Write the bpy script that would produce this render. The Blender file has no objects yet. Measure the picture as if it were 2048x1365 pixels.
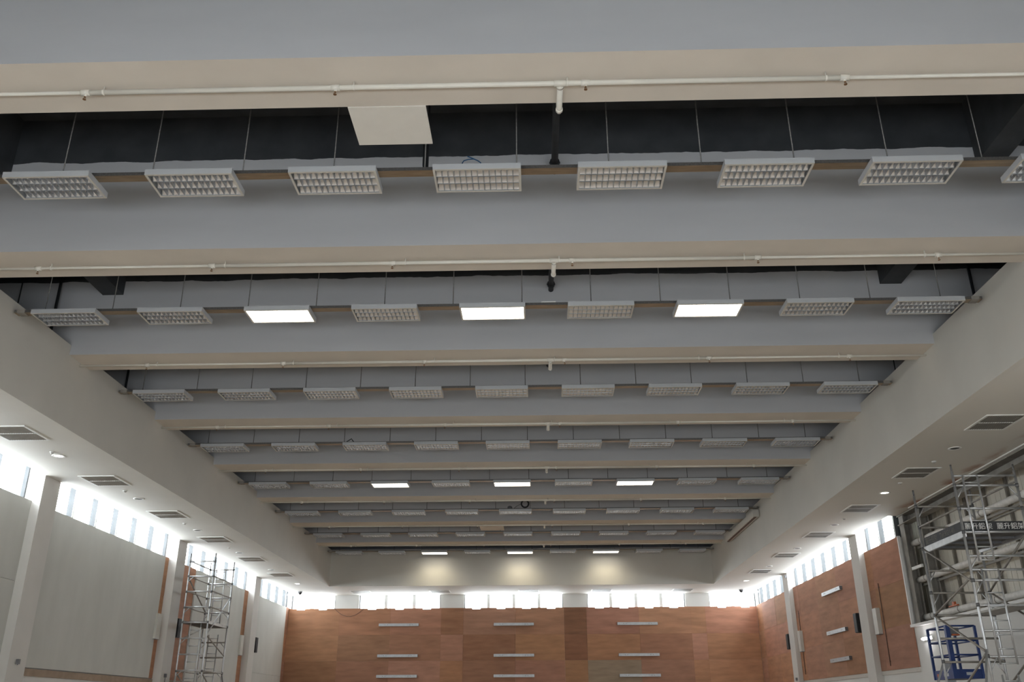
import bpy, math, random
from mathutils import Vector, Matrix

random.seed(7)
SC = bpy.context.scene
COL = SC.collection
EYE = 1.6            # all heights below are measured from the eye level; everything is lifted by EYE at the end
FLOOR = -EYE

# ------------------------------------------------------------------ camera
def make_camera():
    pitch, yaw, roll = 0.39422, 0.025736, -0.0033037
    cp, sp_, cy, sy = math.cos(pitch), math.sin(pitch), math.cos(yaw), math.sin(yaw)
    fwd = Vector((-sy * cp, cy * cp, sp_)); right = Vector((cy, sy, 0)); up = right.cross(fwd)
    cr, sr = math.cos(roll), math.sin(roll)
    r2 = cr * right + sr * up; u2 = -sr * right + cr * up
    cam = bpy.data.cameras.new('camera'); cam.sensor_width = 36; cam.sensor_fit = 'HORIZONTAL'
    cam.lens = 1787.09 / 2048 * 36; cam.clip_end = 300
    o = bpy.data.objects.new('camera', cam)
    o.matrix_world = Matrix(((r2.x, u2.x, -fwd.x, 0), (r2.y, u2.y, -fwd.y, 0), (r2.z, u2.z, -fwd.z, 0), (0, 0, 0, 1)))
    COL.objects.link(o); SC.camera = o
make_camera()

# ------------------------------------------------------------------ world, exposure
SKY = 11.0
w = bpy.data.worlds.new('overcast'); SC.world = w; w.use_nodes = True
bg = w.node_tree.nodes['Background']; bg.inputs[0].default_value = (0.965, 0.965, 1.0, 1); bg.inputs[1].default_value = SKY
SC.view_settings.view_transform = 'Standard'; SC.view_settings.look = 'None'
SC.view_settings.exposure = 0.66; SC.view_settings.gamma = 1.0; SC.view_settings.use_curve_mapping = False
SC.cycles.use_denoising = True
SC.cycles.max_bounces = 10; SC.cycles.diffuse_bounces = 6; SC.cycles.glossy_bounces = 4; SC.cycles.transparent_max_bounces = 8
SC.cycles.sample_clamp_indirect = 6.0
SC.cycles.caustics_reflective = False; SC.cycles.caustics_refractive = False

# ------------------------------------------------------------------ measured layout (metres)
Y0, SP, BW = 7.977, 4.3946, 0.891       # first beam, beam pitch, beam width
ZS, ZC = 6.80, 9.32                     # beam soffit, ceiling slab
ZF, ZFT = 5.36, 7.01                    # side soffit / bulkhead foot, bulkhead head
XL, XR = -9.505, 8.035                  # bulkhead faces
YE = 41.9                               # end bulkhead face
WL, WR = -12.2, 10.70                   # side wall planes
PL, PR = -12.15, 10.65                  # boarded faces
CL, CR = -11.88, 10.47                  # column faces
YW = 45.25                              # far wall plane
YB = -1.6                               # rear wall plane, unseen, set close behind the camera for its light
SILL = 4.76
ZH = 5.70                               # window head, hidden behind the soffit edge
RZ0, RZ1 = -.8, 1.1                     # unseen glazing band added in the rear wall as a light source
XM = -0.725; LP = 1.943                 # light row centre and pitch

def portal(loc, rot, sx, sy):
    l = bpy.data.lights.new('window_daylight', 'AREA'); l.shape = 'RECTANGLE'; l.size = sx; l.size_y = sy
    l.cycles.is_portal = True
    o = bpy.data.objects.new('window_daylight', l); o.location = loc; o.rotation_euler = rot; COL.objects.link(o)

# ------------------------------------------------------------------ materials
def nodes_of(name):
    m = bpy.data.materials.new(name); m.use_nodes = True
    nt = m.node_tree; b = nt.nodes['Principled BSDF']
    return m, nt, b

def mat(name, c, rough=0.6, metal=0.0, var=0.06, scale=3.0, bump=0.0, bscale=60.0, stretch=None, obj_tint=False, spec=0.5):
    m, nt, b = nodes_of(name)
    N, L = nt.nodes.new, nt.links.new
    tc = N('ShaderNodeTexCoord'); mp = N('ShaderNodeMapping'); L(tc.outputs['Object'], mp.inputs[0])
    if stretch: mp.inputs['Scale'].default_value = stretch
    nz = N('ShaderNodeTexNoise'); nz.inputs['Scale'].default_value = scale; nz.inputs['Detail'].default_value = 5
    L(mp.outputs[0], nz.inputs['Vector'])
    cr = N('ShaderNodeValToRGB')
    lo = [max(0, x * (1 - var)) for x in c]; hi = [min(1, x * (1 + var)) for x in c]
    cr.color_ramp.elements[0].position = 0.3; cr.color_ramp.elements[1].position = 0.7
    cr.color_ramp.elements[0].color = (*lo, 1); cr.color_ramp.elements[1].color = (*hi, 1)
    L(nz.outputs['Fac'], cr.inputs[0])
    out = cr.outputs[0]
    if obj_tint:
        oi = N('ShaderNodeObjectInfo'); mx = N('ShaderNodeMix'); mx.data_type = 'RGBA'; mx.blend_type = 'MULTIPLY'
        mx.inputs[0].default_value = 1
        L(out, mx.inputs[6]); L(oi.outputs['Color'], mx.inputs[7]); out = mx.outputs[2]
    L(out, b.inputs['Base Color'])
    b.inputs['Roughness'].default_value = rough; b.inputs['Metallic'].default_value = metal
    b.inputs['Specular IOR Level'].default_value = spec
    if bump:
        n2 = N('ShaderNodeTexNoise'); n2.inputs['Scale'].default_value = bscale; n2.inputs['Detail'].default_value = 4
        L(mp.outputs[0], n2.inputs['Vector'])
        bp = N('ShaderNodeBump'); bp.inputs['Strength'].default_value = bump; bp.inputs['Distance'].default_value = 0.01
        L(n2.outputs['Fac'], bp.inputs['Height']); L(bp.outputs[0], b.inputs['Normal'])
    return m

def emit(name, c, s):
    m, nt, b = nodes_of(name)
    b.inputs['Base Color'].default_value = (0.8, 0.8, 0.8, 1)
    b.inputs['Emission Color'].default_value = (*c, 1); b.inputs['Emission Strength'].default_value = s
    return m

def beam_paint():
    # light grey paint below, black paint above a hand-cut edge
    m, nt, b = nodes_of('beam_face_paint'); N, L = nt.nodes.new, nt.links.new
    tc = N('ShaderNodeTexCoord'); sx = N('ShaderNodeSeparateXYZ'); L(tc.outputs['Object'], sx.inputs[0])
    nz = N('ShaderNodeTexNoise'); nz.inputs['Scale'].default_value = 1.3; nz.inputs['Detail'].default_value = 4
    L(tc.outputs['Object'], nz.inputs['Vector'])
    ma = N('ShaderNodeMath'); ma.operation = 'MULTIPLY_ADD'; L(nz.outputs['Fac'], ma.inputs[0])
    ma.inputs[1].default_value = 0.14; L(sx.outputs['Z'], ma.inputs[2])
    gt = N('ShaderNodeMath'); gt.operation = 'GREATER_THAN'; L(ma.outputs[0], gt.inputs[0]); gt.inputs[1].default_value = 8.455 + 0.07
    n3 = N('ShaderNodeTexNoise'); n3.inputs['Scale'].default_value = 0.9; n3.inputs['Detail'].default_value = 6
    mp = N('ShaderNodeMapping'); mp.inputs['Scale'].default_value = (0.35, 1, 1.6); L(tc.outputs['Object'], mp.inputs[0]); L(mp.outputs[0], n3.inputs['Vector'])
    c1 = N('ShaderNodeValToRGB'); c1.color_ramp.elements[0].position = .3; c1.color_ramp.elements[1].position = .7
    c1.color_ramp.elements[0].color = (.50, .51, .535, 1); c1.color_ramp.elements[1].color = (.555, .565, .59, 1); L(n3.outputs['Fac'], c1.inputs[0])
    n4 = N('ShaderNodeTexNoise'); n4.inputs['Scale'].default_value = 2.2; n4.inputs['Detail'].default_value = 7; L(tc.outputs['Object'], n4.inputs['Vector'])
    c2 = N('ShaderNodeValToRGB'); c2.color_ramp.elements[0].position = .35; c2.color_ramp.elements[1].position = .8
    c2.color_ramp.elements[0].color = (.036, .041, .047, 1); c2.color_ramp.elements[1].color = (.062, .067, .074, 1); L(n4.outputs['Fac'], c2.inputs[0])
    mx = N('ShaderNodeMix'); mx.data_type = 'RGBA'; L(gt.outputs[0], mx.inputs[0]); L(c1.outputs[0], mx.inputs[6]); L(c2.outputs[0], mx.inputs[7])
    L(mx.outputs[2], b.inputs['Base Color']); b.inputs['Roughness'].default_value = .7
    return m

def soffit_rust():
    m, nt, b = nodes_of('soffit_paint_with_rust'); N, L = nt.nodes.new, nt.links.new
    tc = N('ShaderNodeTexCoord'); sx = N('ShaderNodeSeparateXYZ'); L(tc.outputs['Object'], sx.inputs[0])
    def rng(sock, a, c, d, e):
        r = N('ShaderNodeMapRange'); r.inputs[1].default_value = a; r.inputs[2].default_value = c; r.inputs[3].default_value = d; r.inputs[4].default_value = e
        L(sock, r.inputs[0]); return r.outputs[0]
    gx = rng(sx.outputs['X'], 10.2, 10.62, 0, 1); gy = rng(sx.outputs['Y'], 26.4, 25.6, 0, 1)
    nz = N('ShaderNodeTexNoise'); nz.inputs['Scale'].default_value = 1.1; nz.inputs['Detail'].default_value = 4
    mp = N('ShaderNodeMapping'); mp.inputs['Scale'].default_value = (1.5, .8, 1); L(tc.outputs['Object'], mp.inputs[0]); L(mp.outputs[0], nz.inputs['Vector'])
    nn = rng(nz.outputs['Fac'], .48, .62, 0, 1)
    m1 = N('ShaderNodeMath'); m1.operation = 'MULTIPLY'; L(gx, m1.inputs[0]); L(gy, m1.inputs[1])
    m2 = N('ShaderNodeMath'); m2.operation = 'MULTIPLY'; L(m1.outputs[0], m2.inputs[0]); L(nn, m2.inputs[1])
    mx = N('ShaderNodeMix'); mx.data_type = 'RGBA'; L(m2.outputs[0], mx.inputs[0])
    mx.inputs[6].default_value = (.74, .725, .68, 1); mx.inputs[7].default_value = (.33, .13, .06, 1)
    L(mx.outputs[2], b.inputs['Base Color']); b.inputs['Roughness'].default_value = .75
    return m

def glass_mat():
    m = bpy.data.materials.new('window_glass'); m.use_nodes = True; nt = m.node_tree; nt.nodes.clear()
    o = nt.nodes.new('ShaderNodeOutputMaterial'); t = nt.nodes.new('ShaderNodeBsdfTransparent'); g = nt.nodes.new('ShaderNodeBsdfGlossy')
    nz = nt.nodes.new('ShaderNodeTexNoise'); nz.inputs['Scale'].default_value = 2
    cr = nt.nodes.new('ShaderNodeValToRGB'); cr.color_ramp.elements[0].color = (.9, .95, .95, 1); cr.color_ramp.elements[1].color = (.97, .99, 1, 1)
    nt.links.new(nz.outputs['Fac'], cr.inputs[0]); nt.links.new(cr.outputs[0], t.inputs[0])
    g.inputs['Roughness'].default_value = .05
    mx = nt.nodes.new('ShaderNodeMixShader'); mx.inputs[0].default_value = .05
    nt.links.new(t.outputs[0], mx.inputs[1]); nt.links.new(g.outputs[0], mx.inputs[2]); nt.links.new(mx.outputs[0], o.inputs[0])
    return m

M = {}
M['face'] = beam_paint()
M['cream'] = mat('cream_paint', (.66, .61, .545), .7, var=.04, scale=1.2, bump=.05, bscale=40)
M['bulk'] = mat('bulkhead_paint', (.60, .585, .54), .7, var=.035, scale=.9, bump=.05, bscale=40)
M['soff'] = mat('soffit_paint', (.74, .725, .68), .75, var=.03, scale=1.0)
M['soffr'] = soffit_rust()
M['black'] = mat('black_paint', (.042, .047, .053), .7, var=.3, scale=2.0)
M['void'] = mat('grey_void_paint', (.42, .42, .45), .8, var=.08, scale=1.0)
M['wall'] = mat('white_wall_paint', (.72, .72, .70), .75, var=.03, scale=.8)
M['col'] = mat('column_paint', (.62, .60, .57), .75, var=.04, scale=1.2, bump=.06, bscale=30)
M['floor'] = mat('timber_floor', (.49, .40, .31), .5, var=.12, scale=2.0, stretch=(6, .6, 1))
M['board'] = mat('grey_cover_board', (.54, .54, .51), .8, var=.05, scale=.8, stretch=(1, 2, .7))
M['ply'] = mat('plywood', (.38, .20, .122), .75, spec=.25, var=.17, scale=1.6, stretch=(.6, .6, 3.2), obj_tint=True, bump=.03, bscale=12)
M['batten'] = mat('timber_batten', (.34, .25, .18), .7, var=.12, scale=4)
M['alu'] = mat('window_frame_darkened', (.085, .09, .094), .6, 0, var=.06, spec=.3)  # frame colour darkened so its sky-lit sides do not burn out
M['glare'] = mat('mullion_glare_paint', (.70, .71, .70), .5, var=.03)  # pale face added to the mullions, window glare put into its colour
M['glass'] = glass_mat()
M['white'] = mat('lamp_enamel', (.52, .54, .565), .4, var=.02)
M['lip'] = mat('lamp_trim', (.55, .53, .49), .4, var=.02)
M['chrome'] = mat('louvre_aluminium', (.82, .85, .90), .24, .9, var=.03, scale=30)
M['blade'] = mat('louvre_blade_metal', (.46, .48, .51), .38, .85, var=.04, scale=30)
M['lit'] = emit('lit_tube_glow', (1.0, .93, .80), 5.0)
M['galv'] = mat('galvanised_trunking', (.36, .28, .20), .42, .8, var=.18, scale=5, stretch=(.6, 4, 4))
M['rod'] = mat('threaded_rod', (.20, .195, .19), .5, .7, var=.2, scale=40)
M['pipe'] = mat('white_gloss_pipe', (.72, .70, .64), .22, var=.03)
M['brass'] = mat('sprinkler_brass', (.30, .17, .09), .4, .7, var=.2, scale=30)
M['dark'] = mat('black_service_pipe', (.018, .02, .023), .6, var=.3, scale=6)
M['panel'] = mat('white_panel', (.74, .72, .67), .6, var=.025, scale=4)
M['blue'] = mat('blue_cable', (.02, .09, .20), .5, var=.3, scale=30)
M['grille'] = mat('grille_grey', (.42, .41, .38), .6, .2, var=.12, scale=8)
M['gframe'] = mat('grille_white', (.80, .80, .78), .5, var=.02)
M['gdark'] = mat('grille_duct', (.27, .265, .25), .8, var=.2)
M['lens'] = mat('unlit_lens', (.07, .07, .07), .4, var=.2)
M['spk'] = mat('black_speaker', (.012, .012, .014), .6, var=.3, scale=20)
M['boxw'] = mat('cream_box', (.56, .545, .50), .5, var=.03)
M['chan'] = mat('galvanised_channel', (.50, .52, .54), .45, .45, var=.08, scale=9)
M['cond'] = mat('rusty_conduit', (.16, .10, .08), .6, .3, var=.25, scale=10)
M['scaf'] = mat('scaffold_aluminium', (.58, .59, .60), .38, .75, var=.12, scale=7)
M['scafd'] = mat('scaffold_dark_grey', (.33, .31, .28), .5, .6, var=.2, scale=7)  # darker grey for far rungs, side rails and braces
M['coup'] = mat('coupler_steel', (.16, .16, .165), .5, .5, var=.3, scale=12)
M['plank'] = mat('platform_ply', (.13, .125, .12), .8, var=.3, scale=5)
M['banner'] = mat('black_board', (.018, .019, .022), .5, var=.3, scale=6)
M['letter'] = mat('white_lettering', (.72, .72, .70), .6, var=.15, scale=30)
M['letterd'] = mat('faint_lettering', (.17, .16, .14), .7, var=.3, scale=30)  # greyer than the lettering on the front board
M['lblue'] = mat('lift_blue', (.012, .04, .17), .4, var=.15, scale=6)
M['orange'] = mat('orange_plastic', (.55, .13, .04), .5, var=.15, scale=10)
M['greyp'] = mat('grey_plastic', (.16, .16, .17), .5, var=.15, scale=10)
M['steel'] = mat('primed_steel', (.27, .255, .23), .6, .1, var=.25, scale=3)
M['stud'] = mat('cladding_stud', (.20, .18, .15), .7, .2, var=.2, scale=4)
M['clad'] = mat('cream_cladding', (.62, .59, .51), .5, var=.06, scale=2)
M['lag'] = mat('white_pipe_lagging', (.76, .75, .72), .6, var=.12, scale=7)
M['wlite'] = emit('lit_batten', (1, .97, 1), 14.0)
M['dlite'] = emit('lit_downlight', (1, .93, .82), 9.0)

# ------------------------------------------------------------------ mesh helpers
class MB:
    def __init__(s): s.v = []; s.f = []; s.mi = []; s.sm = []
    def add(s, vs, fs, mi=0, smooth=False):
        b = len(s.v); s.v += [tuple(x) for x in vs]
        for f in fs: s.f.append(tuple(b + i for i in f)); s.mi.append(mi); s.sm.append(smooth)
        return s
    def box(s, x0, x1, y0, y1, z0, z1, mi=0):
        vs = [(x0, y0, z0), (x1, y0, z0), (x1, y1, z0), (x0, y1, z0), (x0, y0, z1), (x1, y0, z1), (x1, y1, z1), (x0, y1, z1)]
        return s.add(vs, [(0, 3, 2, 1), (4, 5, 6, 7), (0, 1, 5, 4), (1, 2, 6, 5), (2, 3, 7, 6), (3, 0, 4, 7)], mi)
    def tube(s, pts, r, n=10, caps=True):
        pts = [Vector(p) for p in pts]; rs = r if isinstance(r, (list, tuple)) else [r] * len(pts)
        rings = []; ref = None
        for i, p in enumerate(pts):
            t = (pts[min(i + 1, len(pts) - 1)] - pts[max(i - 1, 0)]).normalized()
            if ref is None or abs(ref.dot(t)) > .95:
                ref = Vector((0, 0, 1)) if abs(t.z) < .9 else Vector((1, 0, 0))
            a = (ref - t * ref.dot(t)).normalized(); bb = t.cross(a); ref = a
            rings.append([p + rs[i] * (math.cos(2 * math.pi * k / n) * a + math.sin(2 * math.pi * k / n) * bb) for k in range(n)])
        vs = [v for g in rings for v in g]
        fs = []
        for i in range(len(pts) - 1):
            for k in range(n):
                fs.append((i * n + k, i * n + (k + 1) % n, (i + 1) * n + (k + 1) % n, (i + 1) * n + k))
        s.add(vs, fs, 0, True)
        if caps:
            b = len(s.v) - len(vs)
            s.f.append(tuple(b + k for k in reversed(range(n)))); s.mi.append(0); s.sm.append(False)
            s.f.append(tuple(b + (len(pts) - 1) * n + k for k in range(n))); s.mi.append(0); s.sm.append(False)
        return s
    def prism(s, poly, axis, a, b_, mi=0):
        # poly: 2D outline; axis: 'x','y','z' extrude from a to b_
        def P(p, t): return {'x': (t, p[0], p[1]), 'y': (p[0], t, p[1]), 'z': (p[0], p[1], t)}[axis]
        n = len(poly); vs = [P(p, a) for p in poly] + [P(p, b_) for p in poly]
        fs = [tuple(reversed(range(n))), tuple(range(n, 2 * n))] + [(i, (i + 1) % n, n + (i + 1) % n, n + i) for i in range(n)]
        return s.add(vs, fs, mi)
    def mesh(s, name, mats):
        me = bpy.data.meshes.new(name); me.from_pydata(s.v, [], s.f)
        for m in (mats if isinstance(mats, (list, tuple)) else [mats]): me.materials.append(m)
        me.polygons.foreach_set('material_index', s.mi); me.polygons.foreach_set('use_smooth', s.sm)
        me.update()
        return me
    def build(s, name, mats, parent=None, loc=(0, 0, 0)):
        return link(name, s.mesh(name, mats), parent, loc)

def link(name, data, parent=None, loc=(0, 0, 0), rot=(0, 0, 0)):
    o = bpy.data.objects.new(name, data); COL.objects.link(o); o.location = loc; o.rotation_euler = rot
    if parent: o.parent = parent
    return o

def tag(o, label=None, cat=None, group=None, kind=None):
    if label: o['label'] = label
    if cat: o['category'] = cat
    if group: o['group'] = group
    if kind: o['kind'] = kind
    return o

def empty(name, loc=(0, 0, 0)):
    o = bpy.data.objects.new(name, None); o.empty_display_size = .2; o.location = loc; COL.objects.link(o); return o

def box(name, m, x0, x1, y0, y1, z0, z1, parent=None):
    # a box whose origin is its base centre (children are given in the parent's own coordinates)
    cx, cy = (x0 + x1) / 2, (y0 + y1) / 2
    return MB().box(x0 - cx, x1 - cx, y0 - cy, y1 - cy, 0, z1 - z0).build(name, m, parent, (cx, cy, z0))

def struct(o, label=None):
    o['kind'] = 'structure'
    if label: o['label'] = label
    return o

ORD = ['', 'first', 'second', 'third', 'fourth', 'fifth', 'sixth', 'seventh', 'eighth', 'ninth', 'tenth', 'eleventh', 'twelfth']

# ================================================================== structure
struct(MB().box(-14, 13, YB - 1, 47, FLOOR - .2, FLOOR).build('floor', M['floor']), 'pale timber sports floor of the hall')
struct(MB().box(-14, 13, YB - 1, 47, ZC, ZC + .2).build('ceiling', M['black']), 'black painted slab above the beams')

# transverse beams
for i in range(-3, 8):
    y = Y0 + i * SP
    if y < YB: continue
    b = MB()
    x0, x1 = -12.5, 11.0
    vs = [(x0, y, ZS), (x1, y, ZS), (x1, y + BW, ZS), (x0, y + BW, ZS), (x0, y, ZC), (x1, y, ZC), (x1, y + BW, ZC), (x0, y + BW, ZC)]
    b.add(vs, [(0, 3, 2, 1)], 1)
    b.add(vs, [(4, 5, 6, 7), (0, 1, 5, 4), (1, 2, 6, 5), (2, 3, 7, 6), (3, 0, 4, 7)], 0)
    o = b.build('ceiling_beam', [M['face'], M['cream']])
    n = i + 1
    struct(o, ('deep grey roof beam with cream underside, %s from the front' % ORD[n]) if n > 0 else 'deep roof beam behind the photographer')

# black longitudinal ribs under the slab
for x, lab in ((-8.83, 'black rib under the slab above the grey-boarded side'), (7.38, 'black rib under the slab above the bannered scaffold side')):
    struct(MB().box(x - .22, x + .22, YB, YE, 8.145, ZC).build('rib_beam', M['black']), lab)

# bulkheads, side soffits
def bulk(x0, x1, y0, y1, name):
    b = MB().box(x0, x1, y0, y1, ZF, ZFT); b.mi[0] = 1
    return b.build(name, [M['bulk'], M['soff']])
struct(bulk(XL - .14, XL, YB, YE, 'wall_bulkhead_left'), 'cream bulkhead over the grey-boarded side')
struct(bulk(XR, XR + .14, YB, YE, 'wall_bulkhead_right'), 'cream bulkhead over the plywood side')
struct(bulk(XL - .14, XR + .14, YE, YE + .14, 'wall_bulkhead_far'), 'cream bulkhead across the far end')
struct(MB().box(CL, XL - .14, YB, YW + .2, ZF, ZF + .1).build('ceiling_soffit_left', M['soff']), 'low white side ceiling above the grey boards')
struct(MB().box(XR + .14, CR, YB, YW + .2, ZF, ZF + .1).box(CR, 11.44, 12.19, 26.8, ZF, ZF + .1).build('ceiling_soffit_right', M['soffr']), 'low white side ceiling with rusty edge')
struct(MB().box(XL - .14, XR + .14, YE + .14, YW + .2, ZF, ZF + .1).build('ceiling_soffit_far', M['soff']), 'low white ceiling strip above the far windows')

# column positions
COLY = [21.355 + 8.789 * k for k in (-3, -2, -1, 0, 1, 2)]
CWY = .375

# ---- walls
b = MB()
b.box(WL - .3, WL, YB, YW + .2, FLOOR, SILL - .03)
b.box(WL - .3, WL, YB, YW + .2, ZH, ZC, 1)
b.box(WL, CL, YB, YW + .2, ZH, ZH + .04); b.box(CL, CL + .04, YB, YW + .2, ZF + .1, ZH + .04)
for yc in [q for q in COLY if q > YB]: b.box(WL - .3, WL, yc - CWY, yc + CWY, SILL - .03, ZH)
wall_left = struct(b.build('wall_left', [M['wall'], M['void']]), 'grey-boarded long wall under a strip of windows')
OPY0, OPY1, OPZ = 12.19, 26.80, 2.20
b = MB()
b.box(WR, WR + .3, YB, YW + .2, FLOOR, OPZ)
b.box(WR, WR + .3, OPY1, YW + .2, OPZ, SILL - .03)
b.box(WR, WR + .3, YB, OPY0, OPZ, SILL - .03)
b.box(WR, WR + .3, YB, YW + .2, ZH, ZC, 1)
b.box(CR, WR, YB, YW + .2, ZH, ZH + .04); b.box(CR - .04, CR, YB, YW + .2, ZF + .1, ZH + .04)
b.box(WR, WR + .3, OPY0, OPY1, ZF + .1, ZH)
for yc in COLY:
    if YB < yc < OPY0 or yc > OPY1: b.box(WR, WR + .3, yc - CWY, yc + CWY, SILL - .03, ZH)
wall_right = struct(b.build('wall_right', [M['wall'], M['void']]), 'plywood-lined long wall with steel-framed opening')
# far wall: glazing groups
FW = [(-12.06, -9.904, [-11.06]), (-8.716, -4.725, [-7.4, -6.015]), (-3.538, 1.286, [-2.36, -1.12, .115]), (2.47, 7.23, [3.62, 4.85, 6.065]), (8.388, 10.65, [9.55])]
b = MB()
b.box(-12.5, 11.0, YW, YW + .25, FLOOR, 4.64)
b.box(-12.5, 11.0, YW, YW + .25, ZF + .1, ZC, 1)
edges = [-12.5] + [e for g in FW for e in g[:2]] + [11.0]
for k in range(0, len(edges), 2):
    b.box(edges[k], edges[k + 1], YW, YW + .25, 4.64, ZF)
wall_far = struct(b.build('wall_far', [M['wall'], M['void']]), 'plywood-lined end wall under a row of windows')
# unseen rear wall, its low glazing added to light the near beam faces
b = MB()
b.box(-12.5, 11.0, YB - .25, YB, FLOOR, RZ0); b.box(-12.5, 11.0, YB - .25, YB, RZ1, ZC)
for x0, x1 in ((-12.5, -9.2), (-5.2, -4.0), (-.1, 1.1), (5.0, 6.2), (8.8, 11.0)): b.box(x0, x1, YB - .25, YB, RZ0, RZ1)
wall_rear_unseen = struct(b.build('wall_rear_unseen', M['wall']), 'unseen rear wall with glazing added for light behind the photographer')

# ---- columns
for k, yc in enumerate(COLY):
    if yc < YB: continue
    for side in (0, 1):
        if side and OPY0 < yc < OPY1: continue
        if side: o = MB().box(CR, WR + .01, yc - CWY, yc + CWY, FLOOR, ZH).build('wall_column', M['col'])
        else: o = MB().box(WL - .01, CL, yc - CWY, yc + CWY, FLOOR, ZH).build('wall_column', M['col'])
        struct(o, 'white wall column %s' % (('behind the photographer', 'behind the photographer', 'beside the photographer', 'by the first grey boards', 'second along the hall', 'third along the hall')[k]))

# ---- windows
wn = [0]
def window(axis, plane, a, c, mulls, z0, z1, sgn):
    """axis 'y': window in a side wall spanning y a..c; 'x': in an end wall. plane: glass plane"""
    wn[0] += 1
    e = MB()
    def bx(m, u0, u1, d0, d1, zz0, zz1):
        if axis == 'y': m.box(plane + d0, plane + d1, u0, u1, zz0, zz1)
        else: m.box(u0, u1, plane + d0, plane + d1, zz0, zz1)
    bx(e, a, c, -.05, .05, z0, z0 + .04)
    bx(e, a, a + .04, -.05, .05, z0 + .04, z1); bx(e, c - .04, c, -.05, .05, z0 + .04, z1)
    f = struct(e.build('window_%d' % wn[0], M['alu']), None)
    ed = [a] + mulls + [c]
    for mu in mulls:
        m = MB(); hw = .05 if axis == 'y' else .07; bx(m, mu - hw, mu + hw, -.08, .08, z0 + .04, z1); mo = m.build('mullion', M['alu'], f)
        m = MB(); q = .08 * sgn; bx(m, mu - hw, mu + hw, min(q, q + .008 * sgn), max(q, q + .008 * sgn), z0 + .04, z1); m.build('mullion_glare_face', M['glare'], mo)
    for k in range(len(ed) - 1):
        m = MB(); bx(m, ed[k] + .035, ed[k + 1] - .035, -.004, .004, z0 + .04, z1); m.build('pane', M['glass'], f)
    ln, zc = c - a, (z0 + z1) / 2
    if axis == 'y': portal((plane - sgn * .12, (a + c) / 2, zc), (math.pi / 2, 0, -sgn * math.pi / 2), ln, z1 - z0)
    else: portal(((a + c) / 2, plane - sgn * .12, zc), (math.pi / 2, 0, 0 if sgn > 0 else math.pi), ln, z1 - z0)
    return f
bays = [(YB, COLY[0] - CWY)] + [(COLY[k] + CWY, COLY[k + 1] - CWY) for k in range(5)] + [(COLY[5] + CWY, YW)]
for k, (a, c) in enumerate(bays):
    a = max(a, YB)
    if c - a < .5: continue
    first = COLY[k - 1] + 1.955 if k > 0 else a + .5
    ms = [first + 1.31 * j for j in range(6) if a + .3 < first + 1.31 * j < c - .3]
    window('y', WL - .14, a, c, ms, SILL - .03, ZH, 1)
    if k >= 5:  window('y', WR + .14, a, c, ms, SILL - .03, ZH, -1)
    elif k == 4: window('y', WR + .14, OPY1, c, [m for m in ms if m > OPY1 + .3], SILL - .03, ZH, -1)
    elif c < OPY0: window('y', WR + .14, a, c, ms, SILL - .03, ZH, -1)
for a, c, ms in FW: window('x', YW + .13, a, c, ms, 4.64, ZF, -1)
for a, c in ((-9.2, -5.2), (-4.0, -.1), (1.1, 5.0), (6.2, 8.8)):
    window('x', YB - .13, a, c, [a + (c - a) / 3, a + 2 * (c - a) / 3], RZ0, RZ1, 1)  # added rear glazing, out of view, lights the beams from camera height

# ---- plywood sheets and cover boards
def sheet(parent, x0, x1, y0, y1, z0, z1, tint, name='plywood_sheet', m=None):
    o = box(name, m or M['ply'], x0, x1, y0, y1, z0, z1, parent)
    o.color = (*tint, 1); return o
def tint(lo=.84, hi=1.14):
    f = random.uniform(lo, hi); return (f * random.uniform(.97, 1.07), f, f * random.uniform(.9, 1.14))
# far wall, crenellated head to the top course
cx = [-12.147, -9.63, -7.125, -4.655, -3.573, -1.054, 1.314, 2.401, 4.932, 7.426, 8.137, 10.64]
rz = [3.48, 2.29, 1.09, -.12, FLOOR]
panes = []
for a, c, ms in FW:
    ed = [a] + ms + [c]; panes += [(ed[k] + ed[k + 1]) / 2 for k in range(len(ed) - 1)]
for k in range(len(cx) - 1):
    a, c = cx[k] + .0015, cx[k + 1] - .0015
    top = 4.72; out = [(a, 3.4815), (c, 3.4815), (c, top)]
    for p in sorted(panes, reverse=True):
        if a < p - .2 and p + .2 < c: out += [(p + .2, top), (p + .2, top - .075), (p - .2, top - .075), (p - .2, top)]
    out += [(a, top)]
    off = random.uniform(0, .006)
    o = MB().prism(out, 'y', YW - .05 - off, YW - .008).build('plywood_sheet', M['ply'], wall_far)
    t = tint(.88, 1.22)
    if k in (6,): t = (.62, .58, .56)
    if k == 3: t = (.82, .78, .74)
    if k == 9: t = (1.1, 1.1, 1.05)
    o.color = (*t, 1)
    zt = 3.48
    for r in range(4):
        t = tint(.78, 1.18)
        if k == 6 and r == 0: t = (.66, .6, .58)
        if k in (4,) and r == 0: t = (.78, .74, .72)
        if k == 7 and r == 1: t = (.78, 1.12, 1.3)
        if k == 10 and r == 1: t = (1.25, 1.25, 1.2)
        off = random.uniform(0, .006)
        sheet(wall_far, a, c, YW - .05 - off, YW - .008, rz[r + 1] + .0015, rz[r] - .0015, t)
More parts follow.
